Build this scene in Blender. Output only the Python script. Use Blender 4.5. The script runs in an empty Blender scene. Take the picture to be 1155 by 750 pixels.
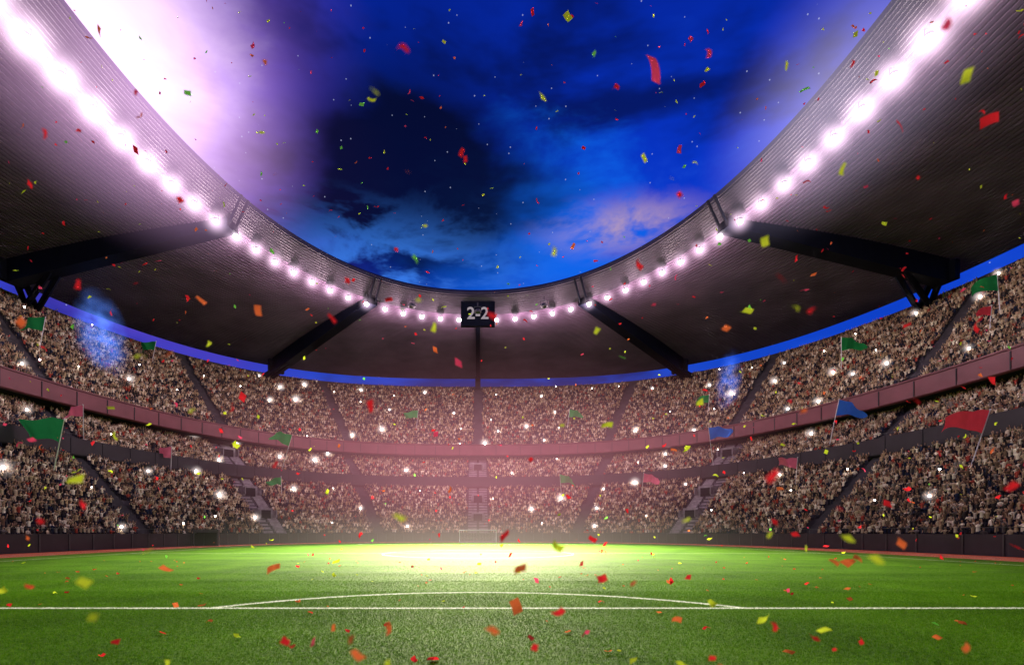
import bpy, bmesh, math, random
import numpy as np
from mathutils import Vector, Matrix
random.seed(7); rng=np.random.default_rng(7)
scene=bpy.context.scene
COL=scene.collection
C=50.0; CAMH=2.08

# ------------------------------------------------------------ helpers
def se(t,a,b,n,c=C):
    ct,st=math.cos(t),math.sin(t)
    return (a*math.copysign(abs(ct)**(2/n),ct), c+b*math.copysign(abs(st)**(2/n),st))
def ring(o,t): return se(t,45+o,63+o,2.4+.4*max(o,0)/46)
def rring(u,t): return se(t,42.5+u*49.5,62+u*48.5,2.15+.65*max(u,0))
def newmat(name):
    m=bpy.data.materials.new(name); m.use_nodes=True
    nt=m.node_tree; nt.nodes.clear()
    out=nt.nodes.new('ShaderNodeOutputMaterial')
    return m,nt,out
def N(nt,typ,**kw):
    n=nt.nodes.new(typ)
    for k,v in kw.items(): setattr(n,k,v)
    return n
def math_n(nt,op,a,b=None,c=None,clamp=False):
    n=nt.nodes.new('ShaderNodeMath'); n.operation=op; n.use_clamp=clamp
    for i,v in enumerate((a,b,c)):
        if v is None: continue
        if isinstance(v,(int,float)): n.inputs[i].default_value=v
        else: nt.links.new(v,n.inputs[i])
    return n.outputs[0]
def mixc(nt,f,a,b):
    n=nt.nodes.new('ShaderNodeMix'); n.data_type='RGBA'
    for i,v in ((0,f),(6,a),(7,b)):
        if isinstance(v,(int,float)): n.inputs[i].default_value=v
        elif isinstance(v,tuple): n.inputs[i].default_value=(*v,1)
        else: nt.links.new(v,n.inputs[i])
    return n.outputs[2]
def surf(name,col,rough=.7,var=.25,scale=1.5,metal=0,bump=0,spec=.4,col2=None):
    m,nt,out=newmat(name)
    p=N(nt,'ShaderNodeBsdfPrincipled')
    geo=N(nt,'ShaderNodeNewGeometry')
    no=N(nt,'ShaderNodeTexNoise'); no.inputs['Scale'].default_value=scale; no.inputs['Detail'].default_value=3
    nt.links.new(geo.outputs['Position'],no.inputs['Vector'])
    d=tuple(c*(1-var) for c in col); l=tuple(min(1,c*(1+var)) for c in col) if col2 is None else col2
    r=N(nt,'ShaderNodeMapRange'); r.inputs[1].default_value=.3; r.inputs[2].default_value=.7
    nt.links.new(no.outputs[0],r.inputs[0])
    nt.links.new(mixc(nt,r.outputs[0],d,l),p.inputs['Base Color'])
    p.inputs['Roughness'].default_value=rough; p.inputs['Metallic'].default_value=metal
    p.inputs['Specular IOR Level'].default_value=spec
    if bump:
        b=N(nt,'ShaderNodeBump'); b.inputs['Strength'].default_value=bump
        nt.links.new(no.outputs[0],b.inputs['Height']); nt.links.new(b.outputs[0],p.inputs['Normal'])
    nt.links.new(p.outputs[0],out.inputs[0])
    return m
def emit(name,col,s):
    m,nt,out=newmat(name); e=N(nt,'ShaderNodeEmission')
    e.inputs[0].default_value=(*col,1); e.inputs[1].default_value=s
    nt.links.new(e.outputs[0],out.inputs[0]); m.cycles.emission_sampling='NONE'; return m
def mesh(name,verts,faces,mats,parent=None,midx=None,smooth=False):
    me=bpy.data.meshes.new(name); me.from_pydata([tuple(v) for v in verts],[],faces); 
    for m in (mats if isinstance(mats,list) else [mats]): me.materials.append(m)
    if midx is not None: me.polygons.foreach_set('material_index',midx)
    if smooth: me.polygons.foreach_set('use_smooth',[True]*len(me.polygons))
    me.update()
    ob=bpy.data.objects.new(name,me); COL.objects.link(ob)
    if parent: ob.parent=parent
    return ob
def empty(name,loc=(0,0,0)):
    e=bpy.data.objects.new(name,None); e.location=loc; COL.objects.link(e); return e
class MB:
    def __init__(s): s.v=[];s.f=[];s.m=[]
    def box(s,c,sz,rot=None,mi=0):
        b=len(s.v); 
        for dx in(-.5,.5):
            for dy in(-.5,.5):
                for dz in(-.5,.5):
                    p=Vector((dx*sz[0],dy*sz[1],dz*sz[2]))
                    if rot is not None: p=rot@p
                    s.v.append(Vector(c)+p)
        for q in((0,1,3,2),(4,6,7,5),(0,4,5,1),(2,3,7,6),(0,2,6,4),(1,5,7,3)):
            s.f.append(tuple(b+i for i in q)); s.m.append(mi)
    def tube(s,p0,p1,r0,r1,k=8,mi=0,cap=True):
        p0=Vector(p0);p1=Vector(p1);d=(p1-p0).normalized()
        a=d.orthogonal().normalized();c=d.cross(a); b=len(s.v)
        for p,r in((p0,r0),(p1,r1)):
            for i in range(k):
                t=2*math.pi*i/k; s.v.append(p+a*math.cos(t)*r+c*math.sin(t)*r)
        for i in range(k):
            j=(i+1)%k; s.f.append((b+i,b+j,b+k+j,b+k+i)); s.m.append(mi)
        if cap:
            s.f.append(tuple(b+i for i in range(k))[::-1]); s.m.append(mi)
            s.f.append(tuple(b+k+i for i in range(k))); s.m.append(mi)
    def ball(s,c,r,mi=0,sz=(1,1,1),seg=8,rg=6,mi2=None):
        b=len(s.v); c=Vector(c)
        for i in range(rg+1):
            ph=math.pi*i/rg
            for j in range(seg):
                th=2*math.pi*j/seg
                s.v.append(c+Vector((r*sz[0]*math.sin(ph)*math.cos(th),r*sz[1]*math.sin(ph)*math.sin(th),r*sz[2]*math.cos(ph))))
        for i in range(rg):
            for j in range(seg):
                k=(j+1)%seg
                s.f.append((b+i*seg+j,b+(i+1)*seg+j,b+(i+1)*seg+k,b+i*seg+k))
                hair = mi2 is not None and (i<2 or (i<4 and math.sin(2*math.pi*(j+.5)/seg)>.0))
                s.m.append(mi2 if hair else mi)
    def loft(s,rings,mi=0,k=8):
        b=len(s.v)
        for (c,rx,ry) in rings:
            for i in range(k):
                t=2*math.pi*i/k; s.v.append(Vector((c[0]+rx*math.cos(t),c[1]+ry*math.sin(t),c[2])))
        for q in range(len(rings)-1):
            for i in range(k):
                j=(i+1)%k; s.f.append((b+q*k+i,b+q*k+j,b+(q+1)*k+j,b+(q+1)*k+i)); s.m.append(mi)
    def make(s,name,mats,parent=None,smooth=False): return mesh(name,s.v,s.f,mats,parent,s.m,smooth)

NT=300
def sweep(name,prof,mat,fn=ring,parent=None,t0=0,t1=2*math.pi,nt=NT,closed=True):
    V=[];F=[]; k=len(prof); ts=[t0+(t1-t0)*i/nt for i in range(nt if closed else nt+1)]
    for t in ts:
        for o,z in prof:
            x,y=fn(o,t); V.append((x,y,z))
    m=len(ts)
    for i in range(m if closed else m-1):
        j=(i+1)%m
        for q in range(k-1): F.append((i*k+q,j*k+q,j*k+q+1,i*k+q+1))
    return mesh(name,V,F,mat,parent)

# ------------------------------------------------------------ materials
M_conc=surf('stand_concrete',(.04,.033,.042),.85,.3,.7)
M_stair=surf('stair_concrete',(.22,.19,.21),.85,.3,1.2)
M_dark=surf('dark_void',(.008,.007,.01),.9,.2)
M_ledge=surf('balcony_red',(.14,.034,.045),.45,.15,.4)
M_fascia=surf('fascia_dark',(.018,.014,.02),.6,.2,.4)
M_wallp=surf('perimeter_wall_paint',(.02,.015,.022),.6,.3,.5)
M_roof=surf('roof_metal',(.085,.055,.09),.5,.35,.15,metal=.1)
M_steel=surf('black_steel',(.003,.004,.010),.6,.2,.8,spec=.1)
M_white=surf('white_paint',(.8,.8,.8),.5,.03)
M_house=surf('lamp_housing',(.05,.05,.055),.4,.2)
M_track=surf('running_track',(.5,.09,.03),.85,.25,1.2,bump=.1)
M_asph=surf('asphalt',(.04,.04,.045),.9,.3,.6)
M_pole=surf('flag_pole_metal',(.6,.6,.62),.35,.1,metal=.5)

# ------------------------------------------------------------ ground, pitch, track
mesh('ground',[(-1500,-1500,-.06),(1500,-1500,-.06),(1500,1500,-.06),(-1500,1500,-.06)],[(0,1,2,3)],M_asph)

def line_mask(nt,X,Y):
    a=math_n(nt,'ABSOLUTE',math_n(nt,'SUBTRACT',Y,14.0)); l1=math_n(nt,'LESS_THAN',a,.085)
    l1=math_n(nt,'MULTIPLY',l1,math_n(nt,'LESS_THAN',math_n(nt,'ABSOLUTE',X),20.15))
    dy=math_n(nt,'SUBTRACT',Y,8.5)
    r=math_n(nt,'SQRT',math_n(nt,'ADD',math_n(nt,'MULTIPLY',X,X),math_n(nt,'MULTIPLY',dy,dy)))
    a2=math_n(nt,'LESS_THAN',math_n(nt,'ABSOLUTE',math_n(nt,'SUBTRACT',r,9.15)),.095)
    a2=math_n(nt,'MULTIPLY',a2,math_n(nt,'GREATER_THAN',Y,14.0))
    return math_n(nt,'MAXIMUM',l1,a2)
def grass_mat(name,blade):
    m,nt,out=newmat(name)
    geo=N(nt,'ShaderNodeNewGeometry'); sp=N(nt,'ShaderNodeSeparateXYZ'); nt.links.new(geo.outputs['Position'],sp.inputs[0])
    n1=N(nt,'ShaderNodeTexNoise'); n1.inputs['Scale'].default_value=.35; n1.inputs['Detail'].default_value=3; nt.links.new(geo.outputs['Position'],n1.inputs['Vector'])
    n2=N(nt,'ShaderNodeTexNoise'); n2.inputs['Scale'].default_value=9; n2.inputs['Detail'].default_value=5; nt.links.new(geo.outputs['Position'],n2.inputs['Vector'])
    f=math_n(nt,'ADD',math_n(nt,'MULTIPLY',n1.outputs[0],.4),math_n(nt,'MULTIPLY',n2.outputs[0],.6))
    rr=N(nt,'ShaderNodeMapRange'); rr.inputs[1].default_value=.38; rr.inputs[2].default_value=.6; nt.links.new(f,rr.inputs[0])
    if blade: col=mixc(nt,rr.outputs[0],(.022,.09,.0015),(.08,.235,.004))
    else: col=mixc(nt,rr.outputs[0],(.022,.075,.002),(.075,.175,.005))
    st=math_n(nt,'GREATER_THAN',math_n(nt,'SINE',math_n(nt,'MULTIPLY',sp.outputs[1],math.pi/5.5)),0)
    col=mixc(nt,math_n(nt,'MULTIPLY',st,.15),col,(.016,.055,.003))
    if blade:
        oi=N(nt,'ShaderNodeAttribute'); oi.attribute_name='shade'
        col=mixc(nt,oi.outputs['Fac'],col,(.17,.3,.015))
    col=mixc(nt,line_mask(nt,sp.outputs[0],sp.outputs[1]),col,(.82,.85,.82))
    d=N(nt,'ShaderNodeBsdfPrincipled'); d.inputs['Roughness'].default_value=.65; d.inputs['Specular IOR Level'].default_value=.05
    nt.links.new(col,d.inputs['Base Color'])
    if blade:
        tr=N(nt,'ShaderNodeBsdfTranslucent'); nt.links.new(col,tr.inputs[0])
        mx=N(nt,'ShaderNodeMixShader'); mx.inputs[0].default_value=.4
        nt.links.new(d.outputs[0],mx.inputs[1]); nt.links.new(tr.outputs[0],mx.inputs[2]); nt.links.new(mx.outputs[0],out.inputs[0])
    else:
        b=N(nt,'ShaderNodeBump'); b.inputs['Strength'].default_value=.6; b.inputs['Distance'].default_value=.05
        nt.links.new(n2.outputs[0],b.inputs['Height']); nt.links.new(b.outputs[0],d.inputs['Normal'])
        nt.links.new(d.outputs[0],out.inputs[0])
    return m
M_grass=grass_mat('pitch_grass',False); M_blade=grass_mat('grass_blade',True)
def disc(name,a,b,n,z,mat):
    V=[(0,C,z)]; k=240
    for i in range(k):
        x,y=se(2*math.pi*i/k,a,b,n); V.append((x,y,z))
    return mesh(name,V,[(0,1+i,1+(i+1)%k) for i in range(k)],mat)
disc('pitch',38.5,57.5,2.6,0,M_grass)
def annulus(name,o1,o2,n1,n2,z,mat,base=(45,63),parent=None):
    V=[];F=[];k=300
    for i in range(k):
        t=2*math.pi*i/k
        x,y=se(t,base[0]+o1,base[1]+o1,n1);V.append((x,y,z))
        x,y=se(t,base[0]+o2,base[1]+o2,n2);V.append((x,y,z))
    for i in range(k):
        j=(i+1)%k;F.append((2*i,2*i+1,2*j+1,2*j))
    return mesh(name,V,F,mat,parent)
annulus('running_track',-6.4,-.15,2.6,2.4,-.004,M_track,base=(45,63.2))
trk=empty('track_lane_lines')
for o in (-6.2,-4.9,-3.7,-2.5): annulus('lane_line',o,o+.08,2.6-.2*(o+6.4)/6.4,2.6-.2*(o+6.4)/6.4,.002,M_white,base=(45,63.2),parent=trk)

mk=MB(); W=.11
def rect(x0,y0,x1,y1):
    b=len(mk.v); mk.v+= [Vector((x0,y0,.006)),Vector((x1,y0,.006)),Vector((x1,y1,.006)),Vector((x0,y1,.006))]; mk.f.append((b,b+1,b+2,b+3)); mk.m.append(0)
def arc(cx,cy,r,t0,t1,k=96):
    b=len(mk.v)
    for i in range(k+1):
        t=t0+(t1-t0)*i/k
        for q in(r-W/2,r+W/2): mk.v.append(Vector((cx+q*math.cos(t),cy+q*math.sin(t),.006)))
    for i in range(k): mk.f.append((b+2*i,b+2*i+1,b+2*i+3,b+2*i+2)); mk.m.append(0)
G0,G1=-2.5,102.5
rect(-34,G1,34,G1+W); rect(-34-W,G0,-34,G1+W); rect(34,G0,34+W,G1+W); rect(-33.9,50-W/2,33.9,50+W/2)
arc(0,50,9.15,math.pi*.01,math.pi*.99); arc(0,50,9.15,math.pi*1.01,math.pi*1.99)
for hw,dp in((20.16,16.5),(9.16,5.5)):
    rect(-hw,G1-dp,hw,G1-dp+W); rect(-hw-W,G1-dp,-hw,G1-.01); rect(hw,G1-dp,hw+W,G1-.01)
arc(0,G1-11,9.15,math.pi+.65,2*math.pi-.65)
rect(-20.16-W,G0,-20.16,14.07); rect(20.16,G0,20.16+W,14.07)
mk.make('pitch_markings',M_white)

def patch(n,hm=1):
    P=rng.uniform(-1,1,(n,2)); ang=rng.uniform(0,math.pi*2,n); h=rng.uniform(.018,.04,n)*hm; w=rng.uniform(.003,.006,n)
    lean=rng.normal(0,.014,(n,2)); V=np.zeros((n,3,3))
    dx=np.cos(ang)*w; dy=np.sin(ang)*w
    V[:,0,0]=P[:,0]-dx;V[:,0,1]=P[:,1]-dy; V[:,1,0]=P[:,0]+dx;V[:,1,1]=P[:,1]+dy
    V[:,2,0]=P[:,0]+lean[:,0];V[:,2,1]=P[:,1]+lean[:,1];V[:,2,2]=h
    me=bpy.data.meshes.new('grass_patch'); me.vertices.add(n*3); me.vertices.foreach_set('co',V.ravel())
    me.loops.add(n*3); me.loops.foreach_set('vertex_index',np.arange(n*3)); me.polygons.add(n)
    me.polygons.foreach_set('loop_start',np.arange(0,n*3,3)); me.polygons.foreach_set('loop_total',np.full(n,3))
    at=me.attributes.new('shade','FLOAT','FACE'); at.data.foreach_set('value',(rng.uniform(0,1,n)**3*.8).astype(np.float32))
    me.materials.append(M_blade); me.update(); me.validate(); return me
PM={q:[patch(n,hm) for _ in range(2)] for q,n,hm in((0,7000,1),(1,4500,.9),(2,2500,.75),(3,1300,.6),(4,600,.5))}
gr=empty('grass')
for yy in range(6,38,2):
    hx=int((yy*1.15+4)/2); q=0 if yy<18 else 1 if yy<22 else 2 if yy<26 else 3 if yy<32 else 4
    for xi in range(-hx,hx+1):
        if abs(xi*2)>36: continue
        o=bpy.data.objects.new('grass_patch',random.choice(PM[q])); COL.objects.link(o); o.parent=gr
        o.location=(xi*2,yy+1,0); o.rotation_euler=(0,0,random.randrange(4)*math.pi/2)

# ------------------------------------------------------------ stands
LOWER=dict(o0=.9,o1=16.2,z0=1.25,z1=13.4,n=18)
MID  =dict(o0=15.9,o1=25.2,z0=15.0,z1=21.6,n=11)
UPPER=dict(o0=22.6,o1=46,z0=24.1,z1=46.2,n=27)
AIS=[14,40,67,90,113,140,166,-12,192]
WIDE={40,90,140}
stad=empty('stadium_stand')
def steps(T,pre,post):
    p=list(pre); dO=(T['o1']-T['o0'])/T['n']; dz=(T['z1']-T['z0'])/T['n']
    for i in range(T['n']):
        z=T['z0']+i*dz; o=T['o0']+i*dO; p+=[(o,z),(o+dO,z)]
    return p+list(post)
sweep('lower_tier',steps(LOWER,[],[(16.2,13.4),(16.6,13.4)]),M_conc,parent=stad)
sweep('middle_tier',steps(MID,[],[(25.2,21.6),(25.2,22.8)]),M_conc,parent=stad)
sweep('upper_tier',steps(UPPER,[],[(46,46.2),(46,47.2),(46.4,47.2),(46.8,40),(30,22),(26,-.1)]),M_conc,parent=stad)
sweep('middle_fascia',[(16.6,13.2),(15.4,13.3),(15.3,13.5),(15.3,15.9),(15.6,15.9),(15.6,14.8)],M_fascia,parent=stad)
sweep('upper_balcony',[(25.0,22.2),(22.2,22.2),(22.0,22.4),(22.0,24.9),(21.85,25.0),(21.85,25.2),(22.3,25.2),(22.3,23.9)],M_ledge,parent=stad)
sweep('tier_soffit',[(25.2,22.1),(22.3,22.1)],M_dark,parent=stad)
sm=MB()
for i in range(96):
    t=2*math.pi*(i+.5)/96
    x,y=ring(21.97,t); x2,y2=ring(21.97,t+.002); a=math.atan2(y2-y,x2-x)
    sm.box((x,y,23.6),(.14,.12,2.3),Matrix.Rotation(a,3,'Z'))
    x,y=ring(15.27,t); sm.box((x,y,14.7),(.1,.1,2.3),Matrix.Rotation(a,3,'Z'))
sm.make('balcony_joints',M_fascia,parent=stad)
hr=MB()
for o,z in((22.1,25.75),(15.45,16.45),(.2,2.5)):
    pts=[ring(o,math.radians(-25)+math.radians(230)*i/230) for i in range(231)]
    for i in range(230):
        hr.tube((*pts[i],z),(*pts[i+1],z),.035,.035,4,cap=False)
        if i%2==0: hr.tube((*pts[i],z-.6),(*pts[i],z),.03,.03,4,cap=False)
hr.make('handrails',M_house,parent=stad)
st=MB()
for T,nm in((LOWER,'l'),(MID,'m'),(UPPER,'u')):
    dO=(T['o1']-T['o0'])/T['n']; dz=(T['z1']-T['z0'])/T['n']
    for A in AIS:
        t=math.radians(A); hw=2.3 if A in WIDE and nm!='u' else 1.15
        p0=Vector(ring(T['o0'],t)); p1=Vector(ring(T['o1'],t)); d=(p1-p0).normalized(); L=(p1-p0).length
        ang=math.atan2(d.y,d.x); R=Matrix.Rotation(ang,3,'Z'); ns=T['n']*2
        for i in range(ns):
            q=p0+d*L*(i+.5)/ns; z=T['z0']+(T['z1']-T['z0'])*(i/ns)-dz*.5+.02
            for sx in ((-1,1) if hw>2 else (0,)):
                off=Vector((-d.y,d.x))*sx*hw*.55
                st.box((q.x+off.x,q.y+off.y,z-.3+.25),(L/ns-.004,hw*.85 if hw>2 else hw*1.5,.9),R,mi=(1 if hw<2 else 0))
        if hw>2:
            for fr in ((.3,.68) if nm=='l' else (.5,)):
                q=p0+d*L*fr; z=T['z0']+(T['z1']-T['z0'])*fr
                st.box((q.x+d.x*1.3,q.y+d.y*1.3,z+.5),(3.0,2.9,2.6),R,mi=0)
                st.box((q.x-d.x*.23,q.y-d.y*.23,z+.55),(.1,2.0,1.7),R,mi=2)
                for sx in(-1,1):
                    off=Vector((-d.y,d.x))*sx*1.55
                    st.box((q.x+off.x,q.y+off.y,z+.7),(3.2,.16,1.4),R,mi=0)
st.make('aisle_stairs',[M_stair,M_conc,M_dark],parent=stad)
sweep('perimeter_wall',[(0,-.05),(0,1.9),(.35,1.9),(.35,1.2),(1.0,1.2)],M_wallp)
pw=MB()
for i in range(150):
    t=2*math.pi*(i+.5)/150; x,y=ring(-.02,t); x2,y2=ring(-.02,t+.002); a=math.atan2(y2-y,x2-x)
    pw.box((x,y,.95),(.12,.1,1.86),Matrix.Rotation(a,3,'Z'))
pw.make('perimeter_wall_posts',M_house)

def at_bearing(k,o):
    lo,hi=math.radians(-5),math.radians(185)
    for _ in range(50):
        m=(lo+hi)/2; x,y=ring(o,m)
        if x/max(y,1)>k: lo=m
        else: hi=m
    return ring(o,(lo+hi)/2)
x,y=at_bearing(-.53,-1.0); tun=empty('players_tunnel',(x,y,0)); tun.rotation_euler=(0,0,math.radians(22))
b=MB(); b.box((0,0,2.45),(3.4,2.4,.16)); b.box((-1.6,0,1.18),(.16,2.3,2.36)); b.box((1.6,0,1.18),(.16,2.3,2.36)); b.box((0,1.1,1.18),(3.0,.1,2.36),mi=1); b.box((0,-1.15,2.2),(3.0,.06,.3),mi=0)
b.make('canopy',[M_house,M_dark],parent=tun)

# ------------------------------------------------------------ roof
roof=empty('stadium_roof')
nr=62; prof=[]
def rz(u): return 49.6+ .7*math.sin(math.pi*min(max(u,0),1))+ .5*u
for i in range(nr):
    u0=i/nr; u1=(i+.62)/nr
    prof+=[(u0,rz(u0)),(u1,rz(u1)),(u1+.0004,rz(u1)+.22),((i+1)/nr-.0004,rz((i+1)/nr)+.22)]
prof+=[(1,rz(1)),(1.01,rz(1)+.1),(1.01,rz(1)+1.4),(.5,54.2),(-.03,54.3)]
sweep('roof_deck',prof,M_roof,fn=rring,parent=roof,nt=300)
rim=[]
for i in range(9):
    f=i/9; rim+=[(-.001-.045*f,49.6+2.9*f),(-.001-.045*(f+.07),49.6+2.9*(f+.09)+.0)]
    rim+=[(-.003-.045*(f+.07),49.6+2.9*(f+.1))]
rim+=[(-.046,52.7),(-.05,52.8),(-.05,53.5),(-.03,54.3)]
sweep('roof_rim',rim,surf('rim_metal',(.035,.026,.04),.55,.3,.2),fn=rring,parent=roof,nt=300)
gd=MB()
def girder(pi,po,di,do,w):
    pi=Vector(pi);po=Vector(po); d=(po-pi); L=d.length; d.normalize(); n=Vector((-d.y,d.x)); k=len(gd.v); 
    S=10
    for i in range(S+1):
        f=i/S; p=pi+d*L*f; top=rz(min(1,f*.92))+.1; dep=di+(do-di)*f
        for s_,z in((-1,top),(1,top),(1,49.7-dep),(-1,49.7-dep)):
            gd.v.append(Vector((p.x+n.x*s_*w/2,p.y+n.y*s_*w/2,z)))
    for i in range(S):
        for q in range(4):
            r=(q+1)%4; gd.f.append((k+4*i+q,k+4*i+r,k+4*i+4+r,k+4*i+4+q)); gd.m.append(0)
    gd.f.append((k,k+1,k+2,k+3)); gd.m.append(0); e=k+4*S; gd.f.append((e+3,e+2,e+1,e)); gd.m.append(0)
    return d,n
for sx in(-1,1):
    for sy in(1,-1):
        for (pi,po,foot) in (((37.6,78.5),(83,91.5),(86.5,99)),((21.4,104),(56,142.5),(62,147))):
            f=lambda p:(p[0]*sx, p[1] if sy>0 else 100-p[1])
            d,n=girder(f(pi),f(po),1.3,3.4,2.3)
            P=Vector(f(po)); Ft=Vector(f(foot)); zb=46.8
            for s_ in(-1,1):
                a=P-d*1.5+n*s_*.8; c=P-d*10+n*s_*.7; b_=Ft+n*s_*1.0
                gd.tube((a.x,a.y,zb+.3),(b_.x,b_.y,46.0),.6,.5,6)
                gd.tube((c.x,c.y,zb+.3),(b_.x,b_.y,45.0),.5,.5,6)
            gd.box((P.x+d.x*.4,P.y+d.y*.4,48.2),(1.2,4.2,3.4),Matrix.Rotation(math.atan2(d.y,d.x),3,'Z'))
            q=Vector(f(pi))+d*.3
            for s_ in(-1,1): gd.tube((q.x+n.x*s_*.7,q.y+n.y*s_*.7,48.6),(q.x-d.x*2.6+n.x*s_*.7,q.y-d.y*2.6+n.y*s_*.7,52.9),.2,.2,6)
girder((0,112.3),(0,155.5),1.0,2.0,1.0); girder((0,-12.3),(0,-55),1.0,2.0,1.0)
gd.box((0,156,47.5),(1.6,1.2,3.4))
gd.make('roof_girders',M_steel,parent=roof)

# ------------------------------------------------------------ scoreboard
sb=empty('scoreboard',(0,110.6,49.0))
b=MB(); b.box((0,0,0),(7.3,.9,5.2)); 
for sx in(-1,1): b.box((sx*3.55,-.5,0),(.2,.12,5.2)); b.box((sx*2.4,.2,3.0),(.25,.25,1.4))
b.box((0,-.5,2.5),(6.88,.12,.2)); b.box((0,-.5,-2.5),(6.88,.12,.2))
b.make('cabinet',M_steel,parent=sb)
M_led=emit('scoreboard_led',(.85,.72,.8),.4)
cu=bpy.data.curves.new('score_digits','FONT'); cu.body='2-2'; cu.size=3.6; cu.align_x='CENTER'; cu.align_y='CENTER'; cu.extrude=.03; cu.offset=.05
cu.materials.append(M_led); to=bpy.data.objects.new('score_digits',cu); COL.objects.link(to); to.parent=sb; to.location=(0,-.52,0); to.rotation_euler=(math.pi/2,0,0)

# ------------------------------------------------------------ goal
goal=empty('football_goal',(0,G1+.06,0)); b=MB()
for sx in(-1,1):
    b.tube((sx*3.66,0,0),(sx*3.66,0,2.5),.08,.08,10); b.tube((sx*3.66,0,2.44),(sx*3.66,1.0,2.4),.04,.04,6)
    b.tube((sx*3.66,1.0,2.4),(sx*3.66,2.1,.02),.04,.04,6); b.tube((sx*3.66,0,.04),(sx*3.66,2.1,.04),.04,.04,6)
b.tube((-3.66,0,2.5),(3.66,0,2.5),.08,.08,10); b.tube((-3.66,2.1,.04),(3.66,2.1,.04),.04,.04,6)
b.make('goal_frame',M_white,parent=goal)
b=MB()
for i in range(25):
    x=-3.66+7.32*i/24
    b.tube((x,.02,2.45),(x,1,2.38),.012,.012,3,cap=False); b.tube((x,1,2.38),(x,2.1,.04),.012,.012,3,cap=False)
for i in range(9):
    f=i/9; b.tube((-3.66,1+1.1*f,2.38*(1-f)+.02),(3.66,1+1.1*f,2.38*(1-f)+.02),.012,.012,3,cap=False)
    for sx in(-1,1): b.tube((sx*3.66,0,2.4*(1-f)),(sx*3.66,1+1.1*f,2.4*(1-f)),.012,.012,3,cap=False)
b.make('goal_net',M_white,parent=goal)

# ------------------------------------------------------------ crowd
def cloth_mat():
    m,nt,out=newmat('crowd_clothes'); oi=N(nt,'ShaderNodeObjectInfo'); r=N(nt,'ShaderNodeValToRGB'); r.color_ramp.interpolation='CONSTANT'
    cols=[(.52,.40,.27),(.18,.12,.075),(.6,.5,.38),(.04,.032,.03),(.34,.24,.14),(.46,.36,.22),(.02,.025,.05),(.34,.06,.04),(.72,.62,.46),(.1,.08,.07),(.42,.29,.17),(.04,.03,.03),(.52,.41,.28),(.2,.17,.15),(.78,.69,.54),(.16,.09,.06)]
    e=r.color_ramp.elements
    e[0].position=0; e[0].color=(*cols[0],1); e[1].position=1/16; e[1].color=(*cols[1],1)
    for i in range(2,16): q=e.new(i/16); q.color=(*cols[i],1)
    nt.links.new(oi.outputs['Random'],r.inputs[0]); p=N(nt,'ShaderNodeBsdfDiffuse')
    nt.links.new(r.outputs[0],p.inputs[0]); nt.links.new(p.outputs[0],out.inputs[0]); return m
def plain(name,c):
    m,nt,out=newmat(name); oi=N(nt,'ShaderNodeObjectInfo'); p=N(nt,'ShaderNodeBsdfDiffuse')
    nt.links.new(mixc(nt,oi.outputs['Random'],tuple(v*.6 for v in c),tuple(v*1.25 for v in c)),p.inputs[0]); nt.links.new(p.outputs[0],out.inputs[0]); return m
M_cl=cloth_mat(); M_skin=plain('crowd_skin',(.45,.28,.19)); M_hair=plain('crowd_hair',(.035,.022,.015)); M_pants=plain('crowd_trousers',(.03,.03,.045))
pc=bpy.data.collections.new('crowd_people')
def person(kind):
    b=MB(); sit=kind in(0,1); zh=.48 if sit else .88
    b.loft([((0,0,zh-.08),.17,.12),((0,0,zh+.06),.17,.12),((0,-.01,zh+.25),.15,.105),((0,0,zh+.42),.2,.12),((0,0,zh+.5),.19,.1),((0,0,zh+.56),.06,.06)],0)
    b.tube((0,0,zh+.52),(0,-.01,zh+.64),.06,.055,8,mi=1,cap=False)
    b.ball((0,-.02,zh+.74),.115,mi=1,sz=(.85,1,1.15),mi2=2)
    b.ball((0,-.14,zh+.73),.025,mi=1,seg=5,rg=3)
    for s_ in(-1,1):
        if sit:
            b.tube((s_*.09,0,zh),(s_*.11,-.44,zh+.02),.085,.065,7,mi=3); b.tube((s_*.11,-.44,zh+.02),(s_*.11,-.42,.04),.06,.045,7,mi=3); b.box((s_*.11,-.5,.04),(.09,.24,.08),mi=2)
        else:
            b.tube((s_*.09,0,zh),(s_*.1,-.03,.47),.09,.065,7,mi=3); b.tube((s_*.1,-.03,.47),(s_*.1,0,.04),.06,.045,7,mi=3); b.box((s_*.1,-.06,.04),(.09,.24,.08),mi=2)
        sh=Vector((s_*.21,0,zh+.46))
        if kind==0: el=sh+Vector((s_*.05,-.05,-.28)); ha=el+Vector((-s_*.06,-.24,-.04))
        elif kind==1: el=sh+Vector((s_*.06,-.2,-.17)); ha=Vector((s_*.03,-.36,zh+.42))
        elif kind==2: el=sh+Vector((s_*.14,-.04,.24)); ha=el+Vector((s_*.0,-.06,.25))
        elif kind==3: el=sh+Vector((s_*.06,-.18,-.18)); ha=Vector((s_*.04,-.38,zh+.5))
        else:
            el=sh+Vector((s_*.05,.02,-.28)); ha=el+Vector((0,-.1,-.22))
            if s_>0: el=sh+Vector((.1,-.1,.22)); ha=el+Vector((-.03,-.05,.26))
        b.tube(sh,el,.055,.045,6,mi=0); b.tube(el,ha,.042,.033,6,mi=1 if kind in(2,4) else 0); b.ball(ha,.05,mi=1,sz=(.8,.7,1.2),seg=6,rg=4)
    ob=b.make('spectator_%d'%kind,[M_cl,M_skin,M_hair,M_pants],smooth=True)
    COL.objects.unlink(ob); pc.objects.link(ob)
for k in range(5): person(k)
P=[];ANG=[]
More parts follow.
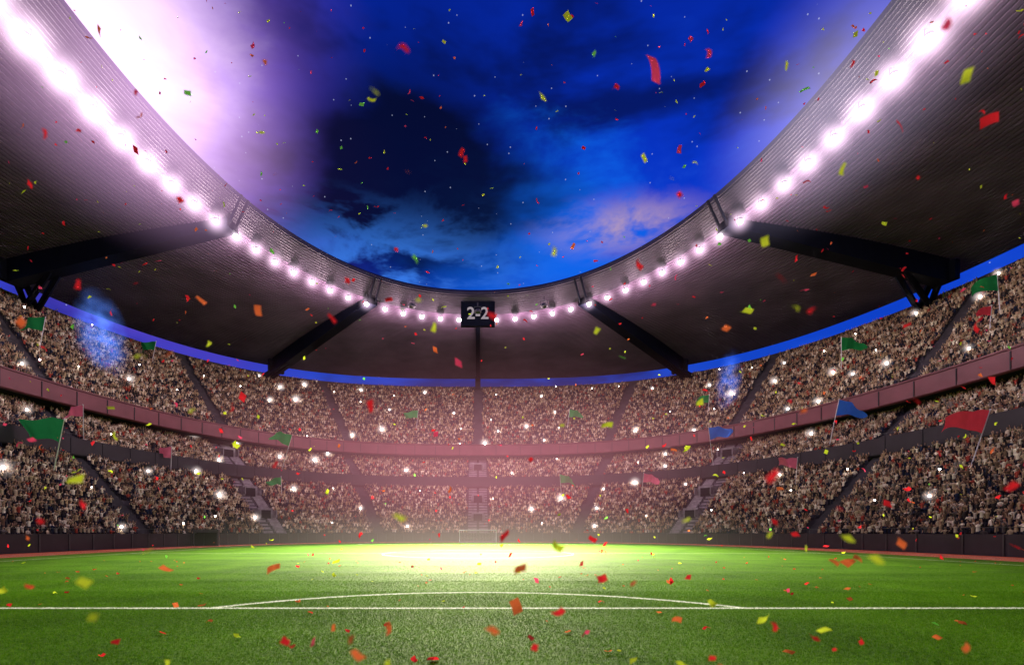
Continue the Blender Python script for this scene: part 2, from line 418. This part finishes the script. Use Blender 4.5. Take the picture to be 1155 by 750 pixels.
for T in(LOWER,MID,UPPER):
    dO=(T['o1']-T['o0'])/T['n']; dz=(T['z1']-T['z0'])/T['n']
    for i in range(T['n']):
        o=T['o0']+dO*(i+.55); z=T['z0']+dz*i
        tt=np.linspace(math.radians(-22),math.radians(202),1400)
        pts=np.array([ring(o,t) for t in tt]); seg=np.r_[0,np.cumsum(np.hypot(*(pts[1:]-pts[:-1]).T))]
        ai=[(A,Vector(ring(o,math.radians(A)))) for A in AIS]
        s=np.arange(rng.uniform(0,.5),seg[-1],.56); X=np.interp(s,seg,pts[:,0]); Y=np.interp(s,seg,pts[:,1])
        for x,y in zip(X,Y):
            if rng.random()<.08 or y<26: continue
            ok=True
            for A,q in ai:
                hw=2.6 if (A in WIDE and T is not UPPER) else 1.3
                if abs(q.x-x)<hw+1 and (q.x-x)**2+(q.y-y)**2<hw*hw: ok=False;break
            if not ok: continue
            P.append((x+rng.normal(0,.04),y+rng.normal(0,.04),z)); ANG.append(math.atan2(C-y+0,0-x)+math.pi/2+rng.normal(0,.3))
cm=bpy.data.meshes.new('crowd'); cm.from_pydata(P,[],[])
at=cm.attributes.new('ang','FLOAT','POINT'); at.data.foreach_set('value',np.array(ANG,dtype=np.float32))
crowd=bpy.data.objects.new('crowd_of_spectators',cm); COL.objects.link(crowd)
ng=bpy.data.node_groups.new('crowd_scatter','GeometryNodeTree')
ng.interface.new_socket('Geometry',in_out='INPUT',socket_type='NodeSocketGeometry'); ng.interface.new_socket('Geometry',in_out='OUTPUT',socket_type='NodeSocketGeometry')
gi=ng.nodes.new('NodeGroupInput'); go=ng.nodes.new('NodeGroupOutput')
ci=ng.nodes.new('GeometryNodeCollectionInfo'); ci.inputs[0].default_value=pc; ci.inputs['Separate Children'].default_value=True; ci.inputs['Reset Children'].default_value=True
ip=ng.nodes.new('GeometryNodeInstanceOnPoints'); ip.inputs['Pick Instance'].default_value=True
ri=ng.nodes.new('FunctionNodeRandomValue'); ri.data_type='INT'; ri.inputs[4].default_value=0; ri.inputs[5].default_value=4
na=ng.nodes.new('GeometryNodeInputNamedAttribute'); na.data_type='FLOAT'; na.inputs[0].default_value='ang'
cx=ng.nodes.new('ShaderNodeCombineXYZ'); e2r=ng.nodes.new('FunctionNodeEulerToRotation')
rs=ng.nodes.new('FunctionNodeRandomValue'); rs.data_type='FLOAT'; rs.inputs[2].default_value=.9; rs.inputs[3].default_value=1.1; rs.inputs['Seed'].default_value=5
L=ng.links.new
L(gi.outputs[0],ip.inputs['Points']); L(ci.outputs[0],ip.inputs['Instance']); L(ri.outputs[2],ip.inputs['Instance Index'])
L(na.outputs[0],cx.inputs[2]); L(cx.outputs[0],e2r.inputs[0]); L(e2r.outputs[0],ip.inputs['Rotation']); L(rs.outputs[1],ip.inputs['Scale'])
L(ip.outputs[0],go.inputs[0])
md=crowd.modifiers.new('scatter','NODES'); md.node_group=ng

def unit_ball(name,mat,sub=3):
    bm=bmesh.new(); bmesh.ops.create_icosphere(bm,subdivisions=sub,radius=1); me=bpy.data.meshes.new(name); bm.to_mesh(me); bm.free(); me.materials.append(mat)
    return me
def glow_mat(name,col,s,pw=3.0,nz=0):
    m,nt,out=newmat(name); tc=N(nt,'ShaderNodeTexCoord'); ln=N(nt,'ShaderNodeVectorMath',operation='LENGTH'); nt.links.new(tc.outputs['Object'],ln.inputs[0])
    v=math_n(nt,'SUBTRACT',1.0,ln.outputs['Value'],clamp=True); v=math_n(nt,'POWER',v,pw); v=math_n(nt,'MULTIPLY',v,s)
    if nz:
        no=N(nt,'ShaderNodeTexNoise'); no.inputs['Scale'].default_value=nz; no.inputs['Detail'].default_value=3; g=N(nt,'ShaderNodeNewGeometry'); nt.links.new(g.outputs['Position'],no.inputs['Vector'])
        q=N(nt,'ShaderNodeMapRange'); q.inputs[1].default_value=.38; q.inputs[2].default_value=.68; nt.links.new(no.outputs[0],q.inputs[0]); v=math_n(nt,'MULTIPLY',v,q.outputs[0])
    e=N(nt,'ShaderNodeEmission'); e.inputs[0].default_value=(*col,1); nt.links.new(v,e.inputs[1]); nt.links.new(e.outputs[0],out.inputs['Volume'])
    return m

fb=MB(); r2=random.Random(3)
cand=[p for p in P if p[1]>45]; FL=[]
tries=0
while len(FL)<140 and tries<6000:
    tries+=1; p=r2.choice(cand)
    if all(((p[0]-q[0])**2+(p[1]-q[1])**2+(p[2]-q[2])**2)>36 for q in FL): FL.append(p)
fl=empty('camera_flashes')
FS=[r2.choice([.08,.1,.13,.17,.21,.26])*(.6+p[1]/240) for p in FL]
for p,s in zip(FL,FS): fb.ball((p[0]*.995,p[1]-.3,p[2]+1.5),s,seg=8,rg=5)
fb.make('flash_bulbs',emit('flash_light',(1,.93,.9),30),parent=fl)
FG=unit_ball('flash_glow',glow_mat('flash_glow',(1,.85,.8),1.5,3.2),2)  # bloom around the larger flashes, put in as emission
for p,s in zip(FL,FS):
    if s>.13:
        o=bpy.data.objects.new('flash_glow',FG); COL.objects.link(o); o.parent=fl; o.location=(p[0]*.99,p[1]-.5,p[2]+1.5); o.scale=(s*7,)*3

# ------------------------------------------------------------ flags
FM={}
for nme,c in(('green',(.03,.38,.1)),('red',(.85,.07,.1)),('blue',(.05,.2,.8)),('pink',(.85,.2,.3))):
    m,nt,out=newmat('flag_cloth_'+nme); d=N(nt,'ShaderNodeBsdfDiffuse'); tr=N(nt,'ShaderNodeBsdfTranslucent'); mx=N(nt,'ShaderNodeMixShader'); mx.inputs[0].default_value=.45
    wv=N(nt,'ShaderNodeTexNoise'); wv.inputs['Scale'].default_value=2; cc=mixc(nt,wv.outputs[0],tuple(v*.8 for v in c),tuple(min(1,v*1.2) for v in c))
    nt.links.new(cc,d.inputs[0]); nt.links.new(cc,tr.inputs[0]); nt.links.new(d.outputs[0],mx.inputs[1]); nt.links.new(tr.outputs[0],mx.inputs[2]); nt.links.new(mx.outputs[0],out.inputs[0]); FM[nme]=m
def tz(T,o): return T['z0']+(T['z1']-T['z0'])*(o-T['o0'])/(T['o1']-T['o0'])
def flag(k,o,T,col,w,left,tilt,seed):
    w*=1.25
    x,y=at_bearing(k,o); z=tz(T,o); e=empty('flag',(x,y,z+.4)); e.rotation_euler=(random.uniform(.0,.2),tilt,0)
    H=w*(1.45 if T is not MID else 1.9); b=MB(); b.tube((0,0,0),(0,0,H),.07,.05,8); b.ball((0,0,H+.06),.1,seg=8,rg=5); b.make('pole',M_pole,parent=e)
    s=-1 if left else 1; V=[];F=[];nx,nz=18,10; h=w*.6
    rr=random.Random(seed); ph=rr.uniform(0,6); dr=rr.uniform(.1,.55); tap=rr.uniform(.15,.5)
    for i in range(nx+1):
        for j in range(nz+1):
            u=i/nx;v=j/nz
            V.append((s*u*w*(1-.1*math.sin(v*3+ph)),u*math.sin(u*7+ph+v*1.8)*w*.16,H-.05-h*v*(1-tap*u)-dr*u*u*w*.8+.07*math.sin(u*9+ph+v)*u*w))
    for i in range(nx):
        for j in range(nz): q=i*(nz+1)+j; F.append((q,q+nz+1,q+nz+2,q+1))
    mesh('cloth',V,F,FM[col],parent=e,smooth=True)
FL_=[(-.83,11,LOWER,'green',4.0,True,.25),(-.857,31,UPPER,'green',3.2,True,.2),(-.636,40,UPPER,'green',2.6,True,.2),(-.6,14.5,LOWER,'pink',2.6,True,.1),
(-.383,16.8,MID,'green',3.4,True,.35),(-.383,11,LOWER,'green',2.2,True,0),(-.12,29,UPPER,'green',2.8,True,.1),(.175,29,UPPER,'green',2.8,False,.1),
(.163,13,LOWER,'green',2.6,False,-.1),(.32,12,LOWER,'pink',2.6,False,.05),(.46,16.6,MID,'blue',3.4,False,-.2),(.685,16.6,MID,'blue',3.4,False,.1),
(.71,33,UPPER,'green',3.4,False,-.1),(1.02,33,UPPER,'green',3.2,True,-.1),(.964,11,LOWER,'red',3.4,True,.18),(.62,11.5,LOWER,'pink',2.4,True,.05),(.45,29,UPPER,'green',2.4,True,0),(1.0,30,UPPER,'red',1.8,True,0),(-.77,16.8,MID,'pink',2.2,True,.1)]
for i,f in enumerate(FL_): flag(*f,i)

# ------------------------------------------------------------ floodlights on the inner rim
b=MB()
b.loft([((0,0,.75),.12,.12),((0,0,.7),.45,.45),((0,0,.45),.62,.62),((0,0,.05),.75,.75),((0,0,.0),.7,.7),((0,0,.38),.5,.5),((0,0,.5),.05,.05)],0,k=14)
b.box((-.72,0,.7),(.07,.2,1.1)); b.box((.72,0,.7),(.07,.2,1.1)); b.box((0,0,1.25),(1.5,.24,.1)); b.tube((0,0,1.25),(0,0,2.2),.08,.08,6)
ho=b.make('lamp_housing',M_house); HM=ho.data; bpy.data.objects.remove(ho)
lens=unit_ball('lamp_bulb',emit('floodlight_bulb',(1,.95,.97),60),2)
GM=unit_ball('lamp_glow',glow_mat('lamp_glow',(1,.70,.92),1.5,3.6),2)  # bloom round each lamp, put in as a self-lit ball
tt=np.linspace(0,2*math.pi,4001); pts=np.array([rring(-.004,t) for t in tt]); seg=np.r_[0,np.cumsum(np.hypot(*(pts[1:]-pts[:-1]).T))]
npk=82; S=(np.arange(npk)+.5)*seg[-1]/npk; LX=np.interp(S,seg,pts[:,0]); LY=np.interp(S,seg,pts[:,1])
for ii,(x,y) in enumerate(zip(LX,LY)):
    e=empty('floodlight',(x,y,48.4)); 
    h=bpy.data.objects.new('housing',HM); COL.objects.link(h); h.parent=e; h.scale=(.6,.6,.6)
    q=bpy.data.objects.new('bulb',lens); COL.objects.link(q); q.parent=e; q.scale=(.42,.42,.42); q.location=(0,0,-.1)
    far=min(1,max(0,(y-50)/62))
    if ii%2==0:
        ld=bpy.data.lights.new('beam','POINT'); ld.energy=(1900+2700*far) if y>25 else 1400; ld.shadow_soft_size=.3
        ld.color=(1,.81-.14*far,.82-.06*far)
        lo=bpy.data.objects.new('beam',ld); COL.objects.link(lo); lo.parent=e; lo.location=(0,0,-1.6)
    if y>40:
        s=4.0-1.9*far**.7
        if x>0: s*=.93
        g=bpy.data.objects.new('glow',GM); COL.objects.link(g); g.parent=e; g.scale=(s,)*3  # self-lit bloom ball around the bulb
for i,a in enumerate((72,90,108)):  # extra spots with housings, added to brighten the far pitch
    x,y=rring(-.03,math.radians(a)); ld=bpy.data.lights.new('pitch_spot','SPOT'); ld.energy=980000; ld.spot_size=math.radians(60); ld.spot_blend=1; ld.shadow_soft_size=.5; ld.color=(1,.95,.6)
    e=empty('added_pitch_lamp',(x,y,48.6)); h=bpy.data.objects.new('housing',HM); COL.objects.link(h); h.parent=e; h.location=(0,-1.2,.3)
    lo=bpy.data.objects.new('pitch_spot',ld); COL.objects.link(lo); lo.location=(0,-1.2,-.4); lo.parent=e
    d=Vector((x*.45,67,0))-Vector((x,y-1.2,48.2)); lo.rotation_euler=d.to_track_quat('-Z','Y').to_euler()

# ------------------------------------------------------------ smoke / haze (emission-only volumes, their light is put in)
def vol(name,loc,sc,mat,rot=(0,0,0)):
    o=bpy.data.objects.new(name,unit_ball(name,mat)); COL.objects.link(o); o.location=loc; o.scale=sc; o.rotation_euler=rot; return o
vol('pink_haze_glow',(0,118,12),(92,44,32),glow_mat('pink_glow',(1,.38,.46),.0120,1.6))  # emission stands in for light scattered in the pink haze
vol('pitch_glow',(0,84,0),(58,38,8),glow_mat('pitch_glow',(1,.95,.66),.009,1.6))  # self-lit ellipsoid put in for the bright glow over the pitch
vol('roof_glow',(-37,57,51),(20,28,16),glow_mat('left_glow',(.95,.55,1),.065,2.0))  # wide lamp bloom put in as self-lit ellipsoids, left and right
vol('roof_glow',(40,57,50),(13,24,12),glow_mat('right_glow',(.75,.65,1),.045,2.0))
x,y=at_bearing(-.735,35); vol('blue_smoke',(x*.97,y*.97,40),(4.6,4.6,9.5),glow_mat('blue_smoke_l',(.10,.26,1),.45,1.2,.5),(0,-.2,0))
x,y=at_bearing(.49,33); vol('blue_smoke',(x*.97,y*.97,37.5),(3.2,3.2,8),glow_mat('blue_smoke_r',(.10,.24,1),.38,1.2,.55),(0,.12,0))

# ------------------------------------------------------------ confetti
cmats=[]
for nme,c in(('red',(.98,.03,.05)),('orange',(.98,.2,.07)),('yellow',(.85,.97,.06)),('pink',(.98,.08,.22)),('green',(.25,.85,.12))):
    m,nt,out=newmat('confetti_'+nme); d=N(nt,'ShaderNodeBsdfDiffuse'); tr=N(nt,'ShaderNodeBsdfTranslucent'); mx=N(nt,'ShaderNodeMixShader'); mx.inputs[0].default_value=.5
    no=N(nt,'ShaderNodeTexNoise'); no.inputs['Scale'].default_value=8; cc=mixc(nt,no.outputs[0],tuple(v*.9 for v in c),c)
    nt.links.new(cc,d.inputs[0]);nt.links.new(cc,tr.inputs[0]); nt.links.new(d.outputs[0],mx.inputs[1]); nt.links.new(tr.outputs[0],mx.inputs[2]); nt.links.new(mx.outputs[0],out.inputs[0]); cmats.append(m)
cf=MB(); rc=random.Random(11)
def piece(p,s,mi,flat=False):
    n=4; L_=s*rc.uniform(.8,1.3); w=s*rc.uniform(.5,.9); 
    R=Matrix.Rotation(rc.uniform(-.8,.8) if not flat else rc.uniform(0,6),3,'Z')@Matrix.Rotation(rc.uniform(.5,2.4) if not flat else rc.uniform(-.7,.7),3,'X')@Matrix.Rotation(rc.uniform(0,6.28) if not flat else rc.uniform(-.4,.4),3,'Z' if not flat else 'Y')
    b_=len(cf.v); cur=rc.uniform(-.7,.7); sk=rc.uniform(-.35,.35); tp=rc.uniform(.35,1)
    for i in range(n+1):
        u=i/n-.5
        for v in(-.5,.5):
            cf.v.append(Vector(p)+R@Vector((u*L_+v*sk*L_,v*w*(1-(1-tp)*(u+.5)),cur*L_*(u*u-.1)*2)))
    for i in range(n): cf.f.append((b_+2*i,b_+2*i+1,b_+2*i+3,b_+2*i+2)); cf.m.append(mi)
def pickc(): 
    r=rc.random(); return 0 if r<.40 else 1 if r<.54 else 3 if r<.68 else 2 if r<.94 else 4
for i in range(800):
    y=5+ (rc.random()**.6)*36; x=rc.uniform(-1.15,1.15)*y; z=rc.uniform(.1,2+y*1.08)
    piece((x,y,z),rc.uniform(.05,.12)*(1 if y<12 else 1.6),pickc())
for i in range(110):
    y=rc.uniform(1.4,4.5); x=rc.uniform(-1.1,1.15)*y; z=2.08+rc.uniform(-.27,1.02)*y
    piece((x,y,z),rc.uniform(.014,.032)*y**.6,pickc())
for i in range(34):
    y=rc.uniform(1.6,4.5); x=rc.uniform(-1.1,1.15)*y; z=2.08+rc.uniform(-.27,.0)*y
    piece((x,y,z),rc.uniform(.02,.036)*y**.6,rc.choice([0,1,1,2,0]))
for i in range(150):
    y=7+rc.random()**1.3*35; x=rc.uniform(-1.1,1.1)*y; piece((x,y,.06),rc.uniform(.07,.16),rc.choice([0,1,1,0,2]),True)
for p,s,mi in (((1.38,4.0,5.7),.14,3),((3.3,4.0,5.25),.1,0),((-2.8,4.6,1.75),.12,1),((-1.6,4.0,1.8),.1,1),((2.1,4.0,3.8),.09,2),((-2.1,4.0,3.55),.07,2),((3.9,4,3.7),.09,0),((-.7,4,3.9),.07,0),((.3,4,1.5),.1,1),((4.0,4,5.3),.1,0),((1.55,4,1.4),.08,1),((1.3,4,5.0),.05,2),((-1.7,4,5.2),.05,2),((-3.5,4,4.8),.06,0),((2.9,4,1.85),.08,1),((3.2,4,2.3),.08,0),((-.15,4,3.4),.06,3)):
    piece(p,s,mi)
cf.make('confetti',cmats)

# ------------------------------------------------------------ sky / world
w=bpy.data.worlds.new('World'); scene.world=w; w.use_nodes=True; nt=w.node_tree; nt.nodes.clear()
try: w.cycles.sampling_method='MANUAL'; w.cycles.sample_map_resolution=256
except Exception as ex: print(ex)
out=N(nt,'ShaderNodeOutputWorld'); bg=N(nt,'ShaderNodeBackground'); tc=N(nt,'ShaderNodeTexCoord'); D=tc.outputs['Generated']
sp=N(nt,'ShaderNodeSeparateXYZ'); nt.links.new(D,sp.inputs[0]); EZ=sp.outputs[2]
mp=N(nt,'ShaderNodeMapping'); mp.inputs['Scale'].default_value=(1,1,2.6); nt.links.new(D,mp.inputs[0])
n1=N(nt,'ShaderNodeTexNoise'); n1.inputs['Scale'].default_value=2.4; n1.inputs['Detail'].default_value=5; n1.inputs['Roughness'].default_value=.55; n1.inputs['Distortion'].default_value=.25; nt.links.new(mp.outputs[0],n1.inputs['Vector'])
n2=N(nt,'ShaderNodeTexNoise'); n2.inputs['Scale'].default_value=6; n2.inputs['Detail'].default_value=5; n2.inputs['Roughness'].default_value=.6; n2.inputs['Distortion'].default_value=.3; nt.links.new(mp.outputs[0],n2.inputs['Vector'])
def ramp(v,a,b):
    r=N(nt,'ShaderNodeMapRange'); r.interpolation_type='SMOOTHSTEP'; r.inputs[1].default_value=a; r.inputs[2].default_value=b
    nt.links.new(v,r.inputs[0]); return r.outputs[0]
def blob(dx,dy,inner,outer,namp,sc3=(1,1,1),nz=None):
    v=Vector((dx,577,dy)).normalized()
    sub=N(nt,'ShaderNodeVectorMath',operation='SUBTRACT'); nt.links.new(D,sub.inputs[0]); sub.inputs[1].default_value=v
    sc=N(nt,'ShaderNodeVectorMath',operation='MULTIPLY'); nt.links.new(sub.outputs[0],sc.inputs[0]); sc.inputs[1].default_value=sc3
    ln=N(nt,'ShaderNodeVectorMath',operation='LENGTH'); nt.links.new(sc.outputs[0],ln.inputs[0])
    nn=(nz or n1).outputs[0]
    v=math_n(nt,'ADD',ln.outputs['Value'],math_n(nt,'MULTIPLY',math_n(nt,'SUBTRACT',nn,.5),namp))
    r=N(nt,'ShaderNodeMapRange'); r.interpolation_type='SMOOTHSTEP'; r.inputs[1].default_value=inner; r.inputs[2].default_value=outer; r.inputs[3].default_value=1; r.inputs[4].default_value=0
    nt.links.new(v,r.inputs[0]); return r.outputs[0]
col=mixc(nt,ramp(EZ,.0,.45),(.003,.1,.5),(.0008,.035,.58))
col=mixc(nt,ramp(EZ,.5,.85),col,(.0008,.009,.2))
cl=ramp(n1.outputs[0],.5,.66)
col=mixc(nt,math_n(nt,'MULTIPLY',cl,.82),col,(.0006,.004,.06))
lc=math_n(nt,'MULTIPLY',ramp(n2.outputs[0],.5,.72),ramp(n1.outputs[0],.56,.44))
col=mixc(nt,math_n(nt,'MULTIPLY',lc,.25),col,(.02,.12,.8))
col=mixc(nt,math_n(nt,'MULTIPLY',blob(70,310,.02,.2,.4,(.7,1,1.1),n2),.8),col,(.004,.15,.88))
col=mixc(nt,math_n(nt,'MULTIPLY',blob(-340,360,.05,.34,.2),.8),col,(.12,.03,.40))  # purple to white blobs paint the lamp bloom into the upper-left sky
col=mixc(nt,math_n(nt,'MULTIPLY',blob(-400,500,.05,.36,.25),.8),col,(.28,.13,.70))
col=mixc(nt,math_n(nt,'MULTIPLY',blob(-460,560,.05,.25,.15,(1,1,1),n2),.95),col,(.95,.75,1.0))
col=mixc(nt,math_n(nt,'MULTIPLY',blob(-85,395,.08,.27,.45,(.8,1,1.1)),.96),col,(.0006,.0015,.012))
wc=math_n(nt,'MULTIPLY',blob(170,345,.0,.10,.14,(.5,1,1.9),n2),ramp(n2.outputs[0],.36,.6))
col=mixc(nt,math_n(nt,'MULTIPLY',wc,.9),col,(.6,.4,.45))
wl=math_n(nt,'MULTIPLY',blob(-110,290,.02,.2,.3,(.5,1,1.5),n2),ramp(n2.outputs[0],.42,.6))
col=mixc(nt,math_n(nt,'MULTIPLY',wl,.8),col,(.05,.25,.98))
vo=N(nt,'ShaderNodeTexVoronoi'); vo.inputs['Scale'].default_value=60; nt.links.new(D,vo.inputs['Vector'])
stf=math_n(nt,'MULTIPLY',math_n(nt,'LESS_THAN',vo.outputs['Distance'],.055),math_n(nt,'GREATER_THAN',EZ,.3))
col=mixc(nt,math_n(nt,'MULTIPLY',stf,.5),col,(.5,.55,.8))
nt.links.new(col,bg.inputs[0]); bg.inputs[1].default_value=1.0
sky=N(nt,'ShaderNodeTexSky'); sky.sky_type='NISHITA'; sky.sun_disc=False; sky.sun_elevation=math.radians(1); sky.sun_rotation=math.radians(20)
bg2=N(nt,'ShaderNodeBackground'); nt.links.new(sky.outputs[0],bg2.inputs[0]); bg2.inputs[1].default_value=.002
ad=N(nt,'ShaderNodeAddShader'); nt.links.new(bg.outputs[0],ad.inputs[0]); nt.links.new(bg2.outputs[0],ad.inputs[1]); nt.links.new(ad.outputs[0],out.inputs[0])

# ------------------------------------------------------------ camera
cam=bpy.data.cameras.new('camera'); co=bpy.data.objects.new('camera',cam); COL.objects.link(co)
co.location=(0,0,CAMH); co.rotation_euler=(math.pi/2,0,0); cam.sensor_width=36; cam.lens=18.0
cam.shift_x=(577.5-539)/1155; cam.shift_y=(600-375)/1155; cam.clip_end=6000; cam.clip_start=.1
cam.dof.use_dof=True; cam.dof.focus_distance=60; cam.dof.aperture_fstop=1.0
scene.camera=co
scene.view_settings.view_transform='Standard'; scene.view_settings.look='None'; scene.view_settings.exposure=0
